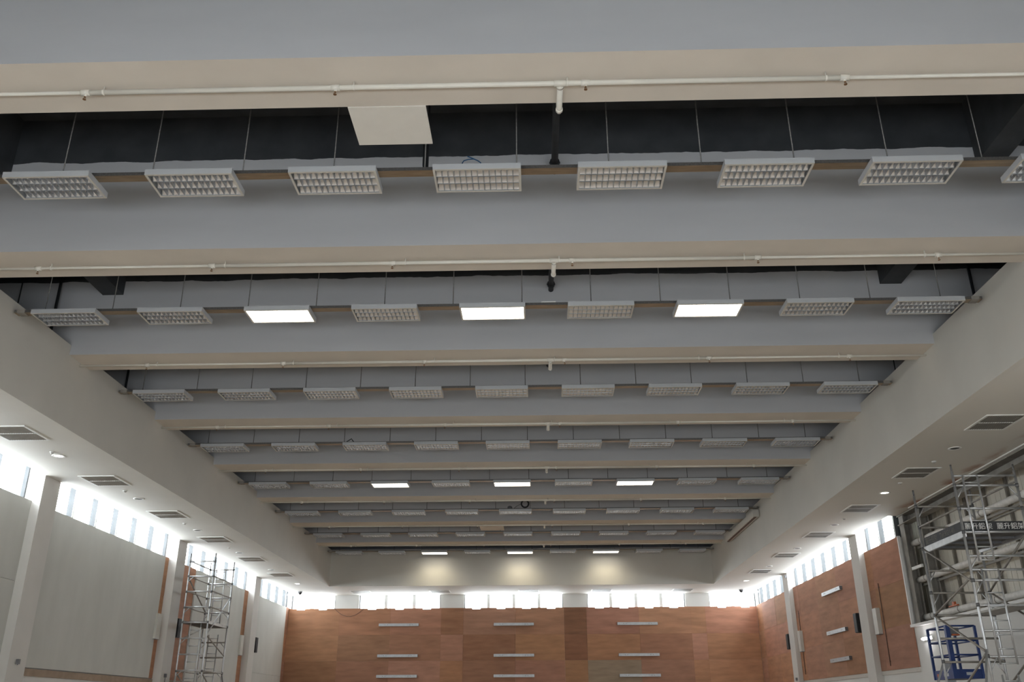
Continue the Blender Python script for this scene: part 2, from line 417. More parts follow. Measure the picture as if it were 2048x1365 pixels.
# side walls
def course(parent, side, ya, yb, z0, z1, lo=.86, hi=1.12):
    x0, x1 = (PL - .04, PL) if side == 'l' else (PR, PR + .04)
    ys = [ya]; y = ya
    while y + 1.5 < yb: y += 2.44 if y + 2.44 < yb - .3 else (yb - y); ys.append(y)
    if ys[-1] < yb: ys.append(yb)
    zs = [z1]
    while zs[-1] - 1.3 > z0: zs.append(zs[-1] - 1.22)
    zs.append(z0)
    for i in range(len(ys) - 1):
        for j in range(len(zs) - 1):
            off = random.uniform(0, .006)
            d = (0, off) if side == 'l' else (-off, 0)
            sheet(parent, x0 + d[0], x1 + d[1], ys[i] + .0015, ys[i + 1] - .0015, zs[j + 1] + .0015, zs[j] - .0015, tint(lo, hi))
PB = 1.14
course(wall_right, 'r', OPY1 + .02, COLY[4] - CWY, PB, SILL, .85, 1.0)
course(wall_right, 'r', COLY[4] + CWY, COLY[5] - CWY, PB, SILL, .92, 1.12)
course(wall_right, 'r', COLY[5] + CWY, YW - .05, PB, SILL, .98, 1.16)
for a, c in ((OPY1, COLY[4] - CWY), (COLY[4] + CWY, COLY[5] - CWY), (COLY[5] + CWY, YW - .06)):
    box('batten', M['lip'], PR + .0, WR, a, c, PB - .12, PB - .005, wall_right)
course(wall_left, 'l', 29.38, COLY[4] - CWY, 1.02, SILL, .95, 1.1)
course(wall_left, 'l', COLY[4] + CWY, 32.33, 1.02, SILL, .9, 1.05)
course(wall_left, 'l', 37.92, COLY[5] - CWY, 1.02, SILL, .95, 1.1)
course(wall_left, 'l', 44.54, YW - .05, -.1, SILL, .85, 1.05)
def cover(ya, yb, zs):
    for j in range(len(zs) - 1):
        box('cover_board', M['board'], WL, PL + .05, ya, yb, zs[j + 1] + .004, zs[j] - .004, wall_left)
cover(12.6, COLY[3] - CWY, [SILL - .02, 2.86, 1.02])
cover(COLY[3] + CWY, 29.37, [SILL - .02, 1.02])
cover(32.34, 37.91, [SILL - .02, 1.02])
cover(COLY[5] + CWY, 44.54, [SILL - .02, 1.6, FLOOR])
for a, c in ((12.6, COLY[3] - CWY), (COLY[3] + CWY, COLY[4] - CWY), (COLY[4] + CWY, COLY[5] - CWY)):
    box('batten', M['batten'], WL, PL + .02, a, c, .84, 1.0, wall_left)

# ---- steel-framed opening in the plywood wall
cl = struct(MB().box(11.34, 11.44, OPY0 - .2, OPY1 + .6, OPZ - .4, ZF + .4).box(11.0, 11.34, OPY1 + .5, OPY1 + .6, OPZ - .4, ZF + .4).box(11.0, 11.34, OPY0 - .2, OPY0 - .1, OPZ - .4, ZF + .4).box(11.0, 11.34, OPY0 - .1, OPY1 + .5, OPZ - .4, OPZ - .3).box(11.0, 11.34, OPY0 - .1, OPY1 + .5, ZF + .36, ZF + .4).build('wall_outer', M['clad']), 'outer cream metal cladding seen through the opening')
y = OPY0
while y < OPY1 + .4:
    m = MB(); m.box(11.30, 11.34, y + .01, y + 1.03, OPZ - .3, ZF + .35)
    for q in (.25, .5, .75): m.box(11.292, 11.30, y + q, y + q + .03, OPZ - .3, ZF + .35)
    m.build('cladding_panel', M['clad'], cl); y += 1.04
for ys in (25.8, 24.72, 23.6, 22.5, 21.38, 20.2, 19.1):
    box('stud', M['stud'], 11.225, 11.285, ys - .035, ys + .035, OPZ - .3, ZF + .3, cl)
def hcol(name, x0, x1, y0, y1, z0, z1, lab):
    m = MB(); t = .03
    m.box(x0, x0 + t, y0, y1, z0, z1); m.box(x1 - t, x1, y0, y1, z0, z1); ym = (y0 + y1) / 2
    m.box(x0 + t, x1 - t, ym - .012, ym + .012, z0, z1)
    struct(m.build(name, M['steel']), lab)
hcol('steel_column', 10.74, 10.96, 26.45, 26.76, OPZ, ZF, 'dark steel post at the edge of the plywood')
hcol('steel_column', 10.84, 11.08, 25.50, 25.76, OPZ, ZF, 'dark steel post one step in from the opening edge')
hcol('steel_column', 10.80, 11.14, 16.6, 16.92, OPZ, ZF, 'dark steel post close to the photographer')
m = MB(); m.box(10.70, 10.98, OPY0, OPY1, ZF - .05, ZF - .02); m.box(10.96, 10.99, OPY0, OPY1, ZF - .28, ZF - .05); m.box(10.70, 10.98, OPY0, OPY1, ZF - .30, ZF - .28)
struct(m.build('steel_beam', M['steel']), 'grey steel channel along the head of the opening')
struct(MB().box(10.60, 10.74, OPY0, 25.6, ZF - .03, ZF - .002).build('trim_1', M['gframe']), 'white angle along the ceiling edge')
struct(MB().box(10.62, 10.70, OPY1 - .05, OPY1 + .015, OPZ, SILL + .0).build('trim_2', M['gframe']), 'white edge strip beside the plywood')
struct(MB().box(10.58, 11.16, OPY0, OPY1, OPZ - .01, OPZ + .06).build('trim_3', M['gframe']), 'white ledge below the steel frame')
box('cross_rail', M['gframe'], 10.74, 10.80, 25.72, 26.4, 3.72, 3.80, cl)

# ================================================================== lights
L2, D2, H2 = .59, .285, .082
def lamp_meshes():
    h = MB(); t = .008
    h.box(-L2, L2, -D2, D2, H2 - t, H2)
    h.box(-L2, L2, -D2, -D2 + t, 0, H2 - t); h.box(-L2, L2, D2 - t, D2, 0, H2 - t)
    h.box(-L2, -L2 + t, -D2 + t, D2 - t, 0, H2 - t); h.box(L2 - t, L2, -D2 + t, D2 - t, 0, H2 - t)
    tr = MB(); q = .03
    tr.box(-L2, L2, -D2, -D2 + q, -.006, 0); tr.box(-L2, L2, D2 - q, D2, -.006, 0)
    tr.box(-L2, -L2 + q, -D2 + q, D2 - q, -.006, 0); tr.box(L2 - q, L2, -D2 + q, D2 - q, -.006, 0)
    W = (2 * D2 - 2 * q) / 3
    rf = MB(); n = 10; xs = L2 - q
    prof = [(-W / 2 + W * k / n, .012 + .052 * (1 - (2 * k / n - 1) ** 2)) for k in range(n + 1)]
    vs = [(-xs, p[0], p[1]) for p in prof] + [(xs, p[0], p[1]) for p in prof]
    rf.add(vs, [(k, k + 1, n + 2 + k, n + 1 + k) for k in range(n)], 0, True)
    def bl(m, x):
        y = D2 - q
        m.prism([(x - .0025, .001), (x + .0025, .001), (x + .008, .040), (x - .008, .040)], 'y', -y, y)
    bd = MB(); bl(bd, 0)
    lv = MB()
    step = 2 * xs / 14
    for k in range(1, 14): bl(lv, -xs + k * step)
    sp_ = MB()
    sp_.prism([(-.002, .003), (.002, .003), (.004, .014), (-.004, .014)], 'x', -xs, xs)
    ty = MB(); ty.box(-xs, xs, -D2 + q, D2 - q, .005, .009)
    return dict(housing=h.mesh('housing', M['white']), trim=tr.mesh('trim_frame', M['lip']), refl=rf.mesh('reflector', M['chrome']),
                blade=bd.mesh('louvre_blade', M['blade']), louvre=lv.mesh('louvre', M['blade']), spine=sp_.mesh('louvre_spine', M['blade']),
                tray=ty.mesh('lit_tray', M['lit']), W=W, step=step, xs=xs)
LM = lamp_meshes()
ZL = 6.70
def lamp(r, i, nth, lit):
    x = XM + LP * (i - 4); y = 10.10 + r * SP + D2
    e = empty('louvred_light', (x, y, ZL))
    e.rotation_euler = (0, 0, math.radians(random.uniform(-.35, .35)))
    tag(e, '%s louvred ceiling light, %s from the grey-boarded wall, in the %s row from the front' % ('glowing' if lit else 'unlit', ORD[nth], ORD[r + 1]),
        'ceiling light', 'louvred lights in rows between the beams')
    link('housing', LM['housing'], e); link('trim_frame', LM['trim'], e)
    for k in (-1, 0, 1): link('reflector', LM['refl'], e, (0, k * LM['W'], 0))
    for k in (-.5, .5): link('louvre_spine', LM['spine'], e, (0, k * LM['W'], 0))
    if r < 2:
        for k in range(1, 14): link('louvre_blade', LM['blade'], e, (-LM['xs'] + k * LM['step'], 0, 0))
    else:
        link('louvre', LM['louvre'], e)
    if lit:
        link('lit_tray', LM['tray'], e)
        l = bpy.data.lights.new('lamp_glow', 'AREA'); l.shape = 'RECTANGLE'; l.size = 1.05; l.size_y = .45
        l.energy = 8.5; l.color = (1, .85, .54); l.spread = math.radians(125)
        lo = bpy.data.objects.new('lamp_glow', l); COL.objects.link(lo); lo.parent = e; lo.location = (0, 0, -.012)
for r in range(8):
    nth = 0
    for i in range(9):
        if r == 0 and i == 0: continue
        nth += 1
        lamp(r, i, nth, r in (1, 4, 7) and i in (2, 4, 6))

# trunking with hanger rods
rodm = MB().tube([(0, 0, 0), (0, 0, ZC - 6.84)], .0095, 6).mesh('hanger_rod', M['rod'])
for r in range(8):
    y = 10.325 + r * SP
    e = empty('lighting_trunking', (XM, y, 6.785))
    tag(e, 'galvanised trunking on hanger rods carrying the %s row of lights from the front' % ORD[r + 1], 'trunking', 'trunking runs carrying the light rows')
    h = (XR - XL) / 2 - .02; c = (XR + XL) / 2 - XM
    m = MB(); m.box(c - h, c + h, -.075, .075, 0, .006, 0); m.box(c - h, c + h, -.075, -.069, .006, .052, 1); m.box(c - h, c + h, .069, .075, .006, .052, 1)
    m.build('channel', [M['galv'], M['rod']], e)
    MB().box(c - h, c + h, -.078, .078, .044, .054).build('channel_lid', M['rod'], e)
    for k in range(-7, 8):
        x = -.195 + 1.253 * k
        if XL + .1 < x < XR - .1: link('hanger_rod', rodm, e, (x - XM, 0, .054))
    for x in (XL + .14, XR - .14): box('end_bracket', M['steel'], x - XM - .07, x - XM + .07, -.082, .082, -.008, .06, e)

# ================================================================== sprinkler pipes
def elbow_path(p, q, r_, up, n=6):
    # horizontal run p->q then a quarter bend upwards
    p, q = Vector(p), Vector(q); d = (q - p).normalized(); pts = [p, q]
    for k in range(1, n + 1):
        a = math.pi / 2 * k / n
        pts.append(q + d * (r_ * math.sin(a)) + Vector((0, 0, r_ * (1 - math.cos(a)))))
    pts.append(pts[-1] + Vector((0, 0, up)))
    return pts
SPX = [-8.06, -5.2, -2.26, .642, 3.61, 6.47]
headm = MB()
headm.tube([(0, 0, -.03), (0, 0, -.052)], [.019, .014], 10)
head_mesh = headm.mesh('sprinkler_socket', M['pipe'])
hm = MB(); hm.tube([(0, 0, -.052), (0, 0, -.066)], .011, 8); hm.tube([(-.009, 0, -.064), (-.013, 0, -.078), (-.003, 0, -.092)], .0028, 6); hm.tube([(.009, 0, -.064), (.013, 0, -.078), (.003, 0, -.092)], .0028, 6)
hm.tube([(0, 0, -.090), (0, 0, -.096)], [.019, .021], 10)
spr_mesh = hm.mesh('sprinkler_head', M['brass'])
tee_mesh = MB().tube([(-.05, 0, 0), (.05, 0, 0)], .037, 14).mesh('tee_fitting', M['pipe'])
clip = MB(); clip.tube([(0, 0, .0), (0, 0, .085)], .008, 8); clip.tube([(-.013, 0, 0), (.013, 0, 0)], .035, 14)
clip_mesh = clip.mesh('pipe_clip', M['pipe'])
for i in range(8):
    y = Y0 + i * SP + .43; z = 6.72
    e = empty('sprinkler_pipe', (XM, y, z))
    tag(e, 'white sprinkler pipe with small brass heads under the %s beam from the front' % ORD[i + 1], 'pipe', 'sprinkler pipes under the beams')
    segs = [(XL + .02, -5.2, .022), (-5.2, 3.61, .031), (3.61, XR - .02, .022)]
    for a, c, rr in segs: MB().tube([(a - XM, 0, 0), (c - XM, 0, 0)], rr, 14).build('pipe_run', M['pipe'], e)
    for x in SPX:
        t = link('tee_fitting', tee_mesh, e, (x - XM, 0, 0))
        link('sprinkler_socket', head_mesh, t); link('sprinkler_head', spr_mesh, t)
        link('pipe_clip', clip_mesh, e, (x - XM + .21 * (1 if x < .5 else -1), 0, 0))
    pts = elbow_path((.35 - XM, 0, 0), (.35 - XM, .50, 0), .06, 1.25)
    MB().tube(pts, .035, 14).build('branch_riser', M['pipe'], e)
    MB().tube([(.35 - XM, .47, 0), (.35 - XM, .51, 0)], .043, 14).build('elbow_collar', M['pipe'], e)
    MB().tube([(.35 - XM, .03, 0), (.35 - XM, .075, 0)], .043, 14).build('branch_collar', M['pipe'], e)
    MB().tube([(.28 - XM, 0, 0), (.42 - XM, 0, 0)], .038, 14).build('branch_tee', M['pipe'], e)

# black service main running through the beams
e = empty('service_pipe', (.38, YB, 8.12))
tag(e, 'black service pipe running lengthwise through the beams', 'pipe')
for i in range(-3, 8):
    ya = max(YB, Y0 + i * SP + BW) - YB; yb = min(YE, Y0 + (i + 1) * SP) - YB
    MB().tube([(0, ya + .002, 0), (0, yb - .002, 0)], .055, 14).build('pipe_run', M['dark'], e)
for i in range(0, 8):
    yy = Y0 + i * SP - YB
    MB().tube([(0, yy - .30, 0), (0, yy - .22, 0)], .078, 12).build('pipe_collar', M['dark'], e)
    MB().tube([(-.085, yy - .26, 0), (.085, yy - .26, 0)], .018, 8).build('collar_bolt', M['dark'], e)

# white panels beside the soffit of the first and seventh beam
for y, w_, lab in ((8.872, .775, 'white square panel hung at the edge of the front beam'), (35.25, .95, 'cream panel hung beyond the seventh beam')):
    e = empty('ceiling_panel', (-1.74, y, 6.79)); tag(e, lab, 'panel')
    MB().box(-.475, .475, 0, w_, 0, .02).build('board', M['panel'] if y < 20 else M['cream'], e)
    for x in (-.4, .4): MB().tube([(x, w_ * .6, .02), (x, w_ * .6, 2.5)], .006, 6).build('hanger_wire', M['rod'], e)

# drop conduits to the first trunking, blue cable offcut, coil
e = empty('drop_conduit', (-1.43, 10.36, 6.84)); tag(e, 'pair of black drop conduits reaching the front trunking', 'conduit')
MB().tube([(.0, .02, 0), (.0, .04, .1), (.0, .06, 2.45)], .019, 8).build('conduit', M['dark'], e)
MB().tube([(-.01, .02, 0), (-.035, .04, .05), (-.05, .06, .14), (-.05, .06, 2.45)], .017, 8).build('conduit', M['dark'], e)
MB().tube([(-.025, .0, .02), (-.025, .0, 2.45)], .009, 8).build('hanger_rod', M['chan'], e)
e = empty('cable_offcut', (-.82, 10.36, 6.84)); tag(e, 'loose blue cable offcut lying on the trunking in the front row', 'cable')
MB().tube([(-.12, 0, .13), (-.10, 0, .165), (-.04, 0, .185), (.03, 0, .19), (.08, 0, .17), (.13, 0, .13)], .008, 7).build('cable_loop', M['blue'], e)
MB().tube([(-.05, -.02, .22), (.02, -.01, .195), (.11, 0, .15)], .008, 7).build('cable_tail', M['blue'], e)
MB().tube([(-.12, 0, .13), (-.125, 0, .0)], .008, 7).build('cable_tail', M['blue'], e)
MB().tube([(.13, 0, .13), (.14, 0, 0)], .008, 7).build('cable_tail', M['blue'], e)
e = empty('cable_coil', (-.38, 32.42, 6.84)); tag(e, 'black cable coil hanging above the sixth light row', 'cable')
MB().tube([(.13 * math.cos(a), 0, .2 + .13 * math.sin(a)) for a in [2 * math.pi * k / 20 for k in range(21)]], .028, 8).build('coil', M['dark'], e)
MB().tube([(0, 0, .33), (0, 0, 2.45)], .006, 6).build('suspension_wire', M['dark'], e)
MB().tube([(-.13, 0, .2), (-.3, 0, .12), (-.42, 0, .02)], .007, 6).build('cable_tail', M['dark'], e)
o = MB().tube([(0, 0, 0), (0, 0, .07), (0, 0, .1)], [.09, .085, .04], 12).build('junction_box', M['greyp'], None, (-.93, 32.3, 6.839)); tag(o, 'dark round junction box on the sixth trunking', 'junction box')
o = MB().tube([(-.08, 0, 0), (0, 0, .05), (.06, 0, .09), (.09, 0, .04), (.13, 0, 0)], .012, 7).build('cable_offcut', M['dark'], None, (-5.07, 23.5, 6.85)); tag(o, 'dark cable stub above the fourth light row', 'cable')
o = MB().box(-.13, .13, -.085, .085, 0, .02).build('tape_patch', M['gframe'], None, (.285, 10.325 + SP, 6.84)); tag(o, 'torn white tape on the second trunking', 'tape')

# void hangers behind the bulkheads
k = 0
for x, y in ((-9.9, 16.6), (-10.72, 16.6), (8.94, 16.6), (8.55, 15.9), (-10.3, 21.0), (8.8, 20.6)):
    k += 1
    o = MB().tube([(0, 0, 0), (0, 0, ZC - ZF - .1)], .03 if k % 2 else .014, 8).build('hanger_post', M['dark'], None, (x, y, ZF + .1))
    tag(o, 'dark hanger post in the void %s' % ['above the first grey boards, slim', 'above the first grey boards, outermost', 'above the bannered scaffold', 'above the bannered scaffold, next to the bulkhead', 'above the second grey board bay', 'above the scaffold, third beam bay'][k - 1], 'hanger', 'dark hanger posts in the side voids')

# ================================================================== side soffit fittings
def grille(x0, x1, y0, y1, lab, along='y'):
    e = empty('air_grille', ((x0 + x1) / 2, (y0 + y1) / 2, ZF)); tag(e, lab, 'air grille', 'air grilles in the low ceilings')
    a, c = (x1 - x0) / 2, (y1 - y0) / 2; q = .045
    m = MB(); m.box(-a, a, -c, -c + q, -.016, 0); m.box(-a, a, c - q, c, -.016, 0); m.box(-a, -a + q, -c + q, c - q, -.016, 0); m.box(a - q, a, -c + q, c - q, -.016, 0)
    m.build('frame', M['gframe'], e)
    MB().box(-a + q, a - q, -c + q, c - q, -.003, 0).build('duct_back', M['gdark'], e)
    MB().box(-a + q, a - q, -.012, .012, -.0155, -.004).build('cross_bar', M['gframe'], e)
    n = 16; m = MB()
    for k in range(n):
        x = -a + q + (k + .5) * (2 * a - 2 * q) / n
        m.prism([(x - .017, -.013), (x - .013, -.014), (x + .019, -.005), (x + .015, -.004)], 'y', -c + q, c - q)
    tag(m.build('grille_blades', M['grille'], e), kind='stuff')
gy = [16.96, 21.06, 25.17, 29.27, 33.40, 37.52]
for k, y in enumerate(gy):
    grille(-11.14, -10.24, y, y + 1.04, 'square air grille in the ceiling above the grey boards, %s from the front' % ORD[k + 1])
    grille(8.86, 9.68, y, y + 1.02, 'square air grille in the ceiling above the plywood side, %s from the front' % ORD[k + 1])
for k, x in enumerate((-8.9, -5.1, -.86, 2.6, 6.45)):
    grille(x, x + .98, 43.45, 44.45, 'air grille above the far windows, %s from the grey-boarded side' % ORD[k + 1])

def downlight(x, y, lit, lab):
    e = empty('downlight', (x, y, ZF)); tag(e, lab, 'downlight', 'round downlights in the low ceilings')
    m = MB(); n = 18
    for k in range(n):
        a0, a1 = 2 * math.pi * k / n, 2 * math.pi * (k + 1) / n
        pts = [(.14, 0), (.14, -.012), (.105, -.014), (.095, -.002)]
        vs = [(r_ * math.cos(t), r_ * math.sin(t), z) for t in (a0, a1) for r_, z in pts]
        m.add(vs, [(0, 1, 5, 4), (1, 2, 6, 5), (2, 3, 7, 6)], 0, True)
    m.build('trim_ring', M['gframe'], e)
    MB().tube([(0, 0, 0), (0, 0, -.006)], .097, 18).build('lens', M['dlite'] if lit else M['lens'], e)
for k, (y, lit) in enumerate(((19.24, 1), (23.61, 0), (28.12, 0), (32.43, 0), (36.6, 0), (40.84, 1))):
    downlight(-10.69, y, lit, '%s round downlight above the grey boards, %s from the front' % ('lit' if lit else 'dark', ORD[k + 1]))
for k, (y, lit) in enumerate(((19.38, 0), (23.70, 1), (28.08, 0), (32.38, 0), (36.6, 0), (40.85, 1))):
    downlight(9.27, y, lit, '%s round downlight above the plywood side, %s from the front' % ('lit' if lit else 'dark', ORD[k + 1]))
det = [(-10.68, 18.93), (-10.66, 22.67), (-10.7, 27.0), (-10.7, 31.3), (9.27, 22.6), (9.27, 27.1), (9.27, 20.5)]
for k, (x, y) in enumerate(det):
    e = empty('smoke_detector', (x, y, ZF))
    side = 'grey boards' if x < 0 else 'plywood side'
    nn = sorted(q[1] for q in det if (q[0] < 0) == (x < 0)).index(y) + 1
    tag(e, 'small white detector disc above the %s, %s from the front' % (side, ORD[nn]), 'detector', 'detector discs in the low ceilings')
    MB().tube([(0, 0, 0), (0, 0, -.02)], .055, 12).build('base', M['gframe'], e)
    MB().tube([(0, 0, -.02), (0, 0, -.045)], [.045, .02], 12).build('sensor', M['grille'], e)
for x, y, lab in ((-11.28, 43.7, 'small dome camera in the ceiling corner by the white-boarded end'), (9.71, 44.0, 'small dome camera in the ceiling corner by the plywood end')):
    e = empty('dome_camera', (x, y, ZF)); tag(e, lab, 'camera', 'dome cameras at the far end')
    MB().tube([(0, 0, 0), (0, 0, -.05)], [.1, .1], 14).build('base', M['greyp'], e)
    MB().tube([(0, 0, -.05), (0, 0, -.10), (0, 0, -.14)], [.085, .07, .02], 14).build('dome', M['spk'], e)

# screen casing on the bulkhead
e = empty('screen_casing', (XR - .135, 34.75, 6.46)); tag(e, 'long white roller screen casing fixed to the bulkhead', 'screen casing')
MB().prism([(-.10, .03), (-.07, 0), (.10, 0), (.10, .22), (-.10, .22)], 'y', -2.55, 2.55).build('case', M['bulk'], e)
MB().box(-.11, .11, -2.58, -2.55, -.01, .23).build('end_cap', M['boxw'], e); MB().box(-.11, .11, 2.55, 2.58, -.01, .23).build('end_cap', M['boxw'], e)
MB().box(-.06, .02, -2.5, 2.5, -.02, 0).build('screen_bar', M['cond'], e)

# ================================================================== wall fittings
def upright_box(x0, x1, y, z0, z1, lab):
    e = empty('upright_wall_box', ((x0 + x1) / 2, y, z0)); tag(e, lab, 'wall box', 'pale upright boxes beside the columns')
    a = (x1 - x0) / 2
    m = MB(); m.box(-a, a, -.16, .16, .01, z1 - z0 - .01); m.build('case', M['boxw'], e)
    MB().box(-a - .004, a + .004, -.165, .165, 0, .012).build('end_cap', M['greyp'], e)
    MB().box(-a - .004, a + .004, -.165, .165, z1 - z0 - .012, z1 - z0).build('end_cap', M['boxw'], e)
upright_box(PL, PL + .13, 29.40, 2.17, 2.95, 'pale upright box on the plywood strip beside the second grey board')
upright_box(PL, PL + .13, 38.06, 2.17, 2.95, 'pale upright box on the plywood strip beyond the slim scaffold tower')
upright_box(PR - .13, PR, 29.30, 2.19, 2.97, 'pale upright box on the plywood between the opening and the column')
upright_box(PR - .13, PR, 38.06, 2.2, 3.0, 'pale upright box on the plywood between the wall channels and far column')
def speaker(x, y, z0, z1, s, lab):
    e = empty('column_speaker', (x, y, z0)); tag(e, lab, 'speaker', 'black speakers beside the columns')
    h = z1 - z0
    MB().box(-.09, .09, -.15, .15, 0, h).build('cabinet', M['spk'], e)
    MB().box(*((.09, .10) if s > 0 else (-.10, -.09)), -.135, .135, .02, h - .02).build('grille_cloth', M['spk'], e)
    MB().box(*((-.14, -.09) if s > 0 else (.09, .14)), -.05, .05, h / 2 - .06, h / 2 + .06).build('bracket', M['coup'], e)
speaker(PL + .14, 30.88, 2.33, 2.93, 1, 'black speaker on the plywood behind the slim scaffold tower')
speaker(PL + .19, 39.55, 2.37, 2.97, 1, 'black speaker at the edge of the white end boards')
speaker(PR - .14, 30.83, 2.37, 2.97, -1, 'black speaker on the plywood by the three wall channels')
speaker(PR - .14, 39.50, 2.39, 2.99, -1, 'black speaker in the far plywood corner bay')

def channel(loc, ln, axis, lab, s=0):
    e = empty('wall_channel', loc); tag(e, lab, 'channel', 'galvanised channels on the plywood')
    m = MB()
    if axis == 'x':
        m.box(-ln / 2, ln / 2, -.05, -.044, 0, .125); m.box(-ln / 2, ln / 2, -.044, .05, 0, .006); m.box(-ln / 2, ln / 2, -.044, .05, .119, .125); m.build('channel', M['chan'], e)
        for x in (-ln / 2 + .3, -ln / 2 + .42, ln / 2 - .42, ln / 2 - .3): MB().tube([(x, -.051, .062), (x, -.056, .062)], .016, 8).build('bolt', M['coup'], e)
        for x in (-ln / 2, ln / 2): MB().box(x - .004, x + .004, -.046, .05, .006, .119).build('end_plate', M['greyp'], e)
    else:
        m.box(-.05, -.044, -ln / 2, ln / 2, 0, .125); m.box(-.044, .05, -ln / 2, ln / 2, 0, .006); m.box(-.044, .05, -ln / 2, ln / 2, .119, .125); m.build('channel', M['chan'], e)
        for y in (-ln / 2 + .3, -ln / 2 + .42, ln / 2 - .42, ln / 2 - .3): MB().tube([(-.051, y, .062), (-.056, y, .062)], .016, 8).build('bolt', M['coup'], e)
        for y in (-ln / 2, ln / 2): MB().box(-.046, .05, y - .004, y + .004, .006, .119).build('end_plate', M['coup'], e)
rows = ((3.88, 'top'), (2.46, 'middle'), (1.54, 'lowest'))
for x, nm in ((-6.70, 'under the window group nearer the grey boards'), (-1.12, 'on the centre of the end wall'), (4.84, 'on the plywood-side half of the end wall')):
    for z, rn in rows: channel((x, YW - .105, z), 1.93, 'x', '%s grey channel %s' % (rn, nm))
for z, rn in ((3.92, 'top'), (2.55, 'middle'), (1.61, 'lowest')):
    channel((PR - .055, 33.4, z), 2.12, 'y', '%s grey channel on the long plywood wall between columns' % rn)
for y, z0, z1, lab in ((28.9, 1.26, 3.68, 'thin rusty conduit on the plywood beside the steel opening'), (38.1, 1.36, 3.79, 'thin rusty conduit on the plywood beside the far column')):
    e = empty('wall_conduit', (PR - .02, y, z0)); tag(e, lab, 'conduit', 'thin conduits on the plywood')
    MB().tube([(0, 0, 0), (0, 0, z1 - z0)], .013, 8).build('tube', M['cond'], e)
    for q in (.05, .35, .65, .95): MB().box(-.008, .02, -.03, .03, q * (z1 - z0) - .012, q * (z1 - z0) + .012).build('saddle', M['cond'], e)
# looped cable over the end wall plywood
o = MB().tube([(-9.9 + 1.45 * t, YW - .065, 4.73 - .38 * (1 - (2 * t - 1) ** 2)) for t in [k / 12 for k in range(13)]], .011, 6).build('hanging_cable', M['cond'])
tag(o, 'thin cable sagging across the head of the end wall plywood', 'cable')
for x, y, z, s, lab in ((CL, 21.32, 1.05, 1, 'small grey switch box on the front column by the grey boards'), (CL, 30.05, 1.06, 1, 'small grey switch box on the column by the slim scaffold'), (CR, 38.8, 1.15, -1, 'small grey switch box on the far plywood-side column'), (CR, 38.62, 5.17, -1, 'tiny vent box at the head of the far plywood-side column')):
    e = empty('switch_box', (x + s * .035, y, z)); tag(e, lab, 'switch box')
    MB().box(-.035, .035, -.035, .035, 0, .11).build('case', M['greyp'], e)
    MB().tube([(0, 0, 0), (0, 0, -.35 if x < 0 and y > 25 else -.02)], .012, 8).build('cable_tail', M['greyp'], e)
# lit batten on the white lower wall
e = empty('batten_light', (10.66, 25.93, 1.79)); tag(e, 'glowing batten light on the white wall behind the blue lift', 'wall light')
MB().box(-.02, .04, -.33, .33, 0, .09).build('base', M['gframe'], e); MB().tube([(-.045, -.29, .045), (-.045, .29, .045)], .026, 10).build('tube', M['wlite'], e)

# lagged pipes behind the opening
for z, y0, y1, lab in ((4.49, 15.0, 26.5, 'white lagged pipe behind the scaffold, uppermost of three'), (3.46, 15.0, 26.6, 'white lagged pipe behind the scaffold, middle of three'), (2.44, 15.0, 26.6, 'white lagged pipe just above the ledge, lowest of three')):
    e = empty('lagged_pipe', (10.95, (y0 + y1) / 2, z)); tag(e, lab, 'pipe', 'white lagged pipes in the opening')
    h = (y1 - y0) / 2
    MB().tube([(0, -h, 0), (0, h, 0)], .085, 14).build('lagging', M['lag'], e)
    for q in (-.8, -.45, -.1, .25, .6, .9):
        MB().tube([(0, q * h - .015, 0), (0, q * h + .015, 0)], .092, 14).build('band', M['steel'], e)
    MB().box(.09, .13, -h, h, -.16, -.10).build('carrier_rail', M['steel'], e)
e = empty('pipe_clamp', (10.93, 24.6, 2.545)); tag(e, 'orange clamp gripping the lowest lagged pipe', 'clamp')
MB().box(-.03, .03, -.25, .25, -.01, .02).build('strap', M['orange'], e); MB().box(-.03, .03, -.1, .02, .02, .10).build('jaw', M['orange'], e)

# ================================================================== scaffold towers
def tube_obj(parent, name, p, q, r_=.024, m='scaf', n=8):
    p, q = Vector(p), Vector(q)
    return MB().tube([(0, 0, 0), q - p], r_, n).build(name, M[m], parent, p)
def text_mesh(body, m, size):
    c = bpy.data.curves.new('lettering', 'FONT'); c.body = body; c.size = size; c.extrude = .001; c.align_x = 'LEFT'
    o = bpy.data.objects.new('lettering_source', c); COL.objects.link(o)
    me = bpy.data.meshes.new_from_object(o.evaluated_get(bpy.context.evaluated_depsgraph_get()))
    bpy.data.objects.remove(o); bpy.data.curves.remove(c)
    me.materials.clear(); me.materials.append(m); return me

# --- tower with black lettered boards
TX0, TX1, TY0, TY1 = 8.455, 9.70, 18.0, 20.0
T = empty('scaffold_tower', (TX0, TY0, FLOOR)); tag(T, 'wide aluminium scaffold tower carrying black boards with white lettering', 'scaffold')
Wd, Ln = TX1 - TX0, TY1 - TY0
def Z(z): return z - FLOOR
for x, y, top in ((0, 0, 4.50), (Wd, 0, 4.50), (0, Ln, 4.44), (Wd, Ln, 4.44)):
    st = tube_obj(T, 'standard', (x, y, .18), (x, y, Z(top)), .027)
    tube_obj(st, 'spigot', (0, 0, Z(top) - .18), (0, 0, Z(top) - .05), .019, 'coup')
    cs = tube_obj(T, 'castor_stem', (x, y, .1), (x, y, .2), .02, 'coup'); MB().tube([(-.03, 0, 0), (.03, 0, 0)], .1, 16).build('castor', M['coup'], cs)
lv = [4.20 - .4655 * k for k in range(12)]
lv = [z for z in lv if Z(z) > .2]
for z in lv + [4.40]: tube_obj(T, 'rung', (0, 0, Z(z)), (Wd, 0, Z(z)), .022)
for z in lv: tube_obj(T, 'rung', (0, Ln, Z(z)), (Wd, Ln, Z(z)), .022, 'scafd')
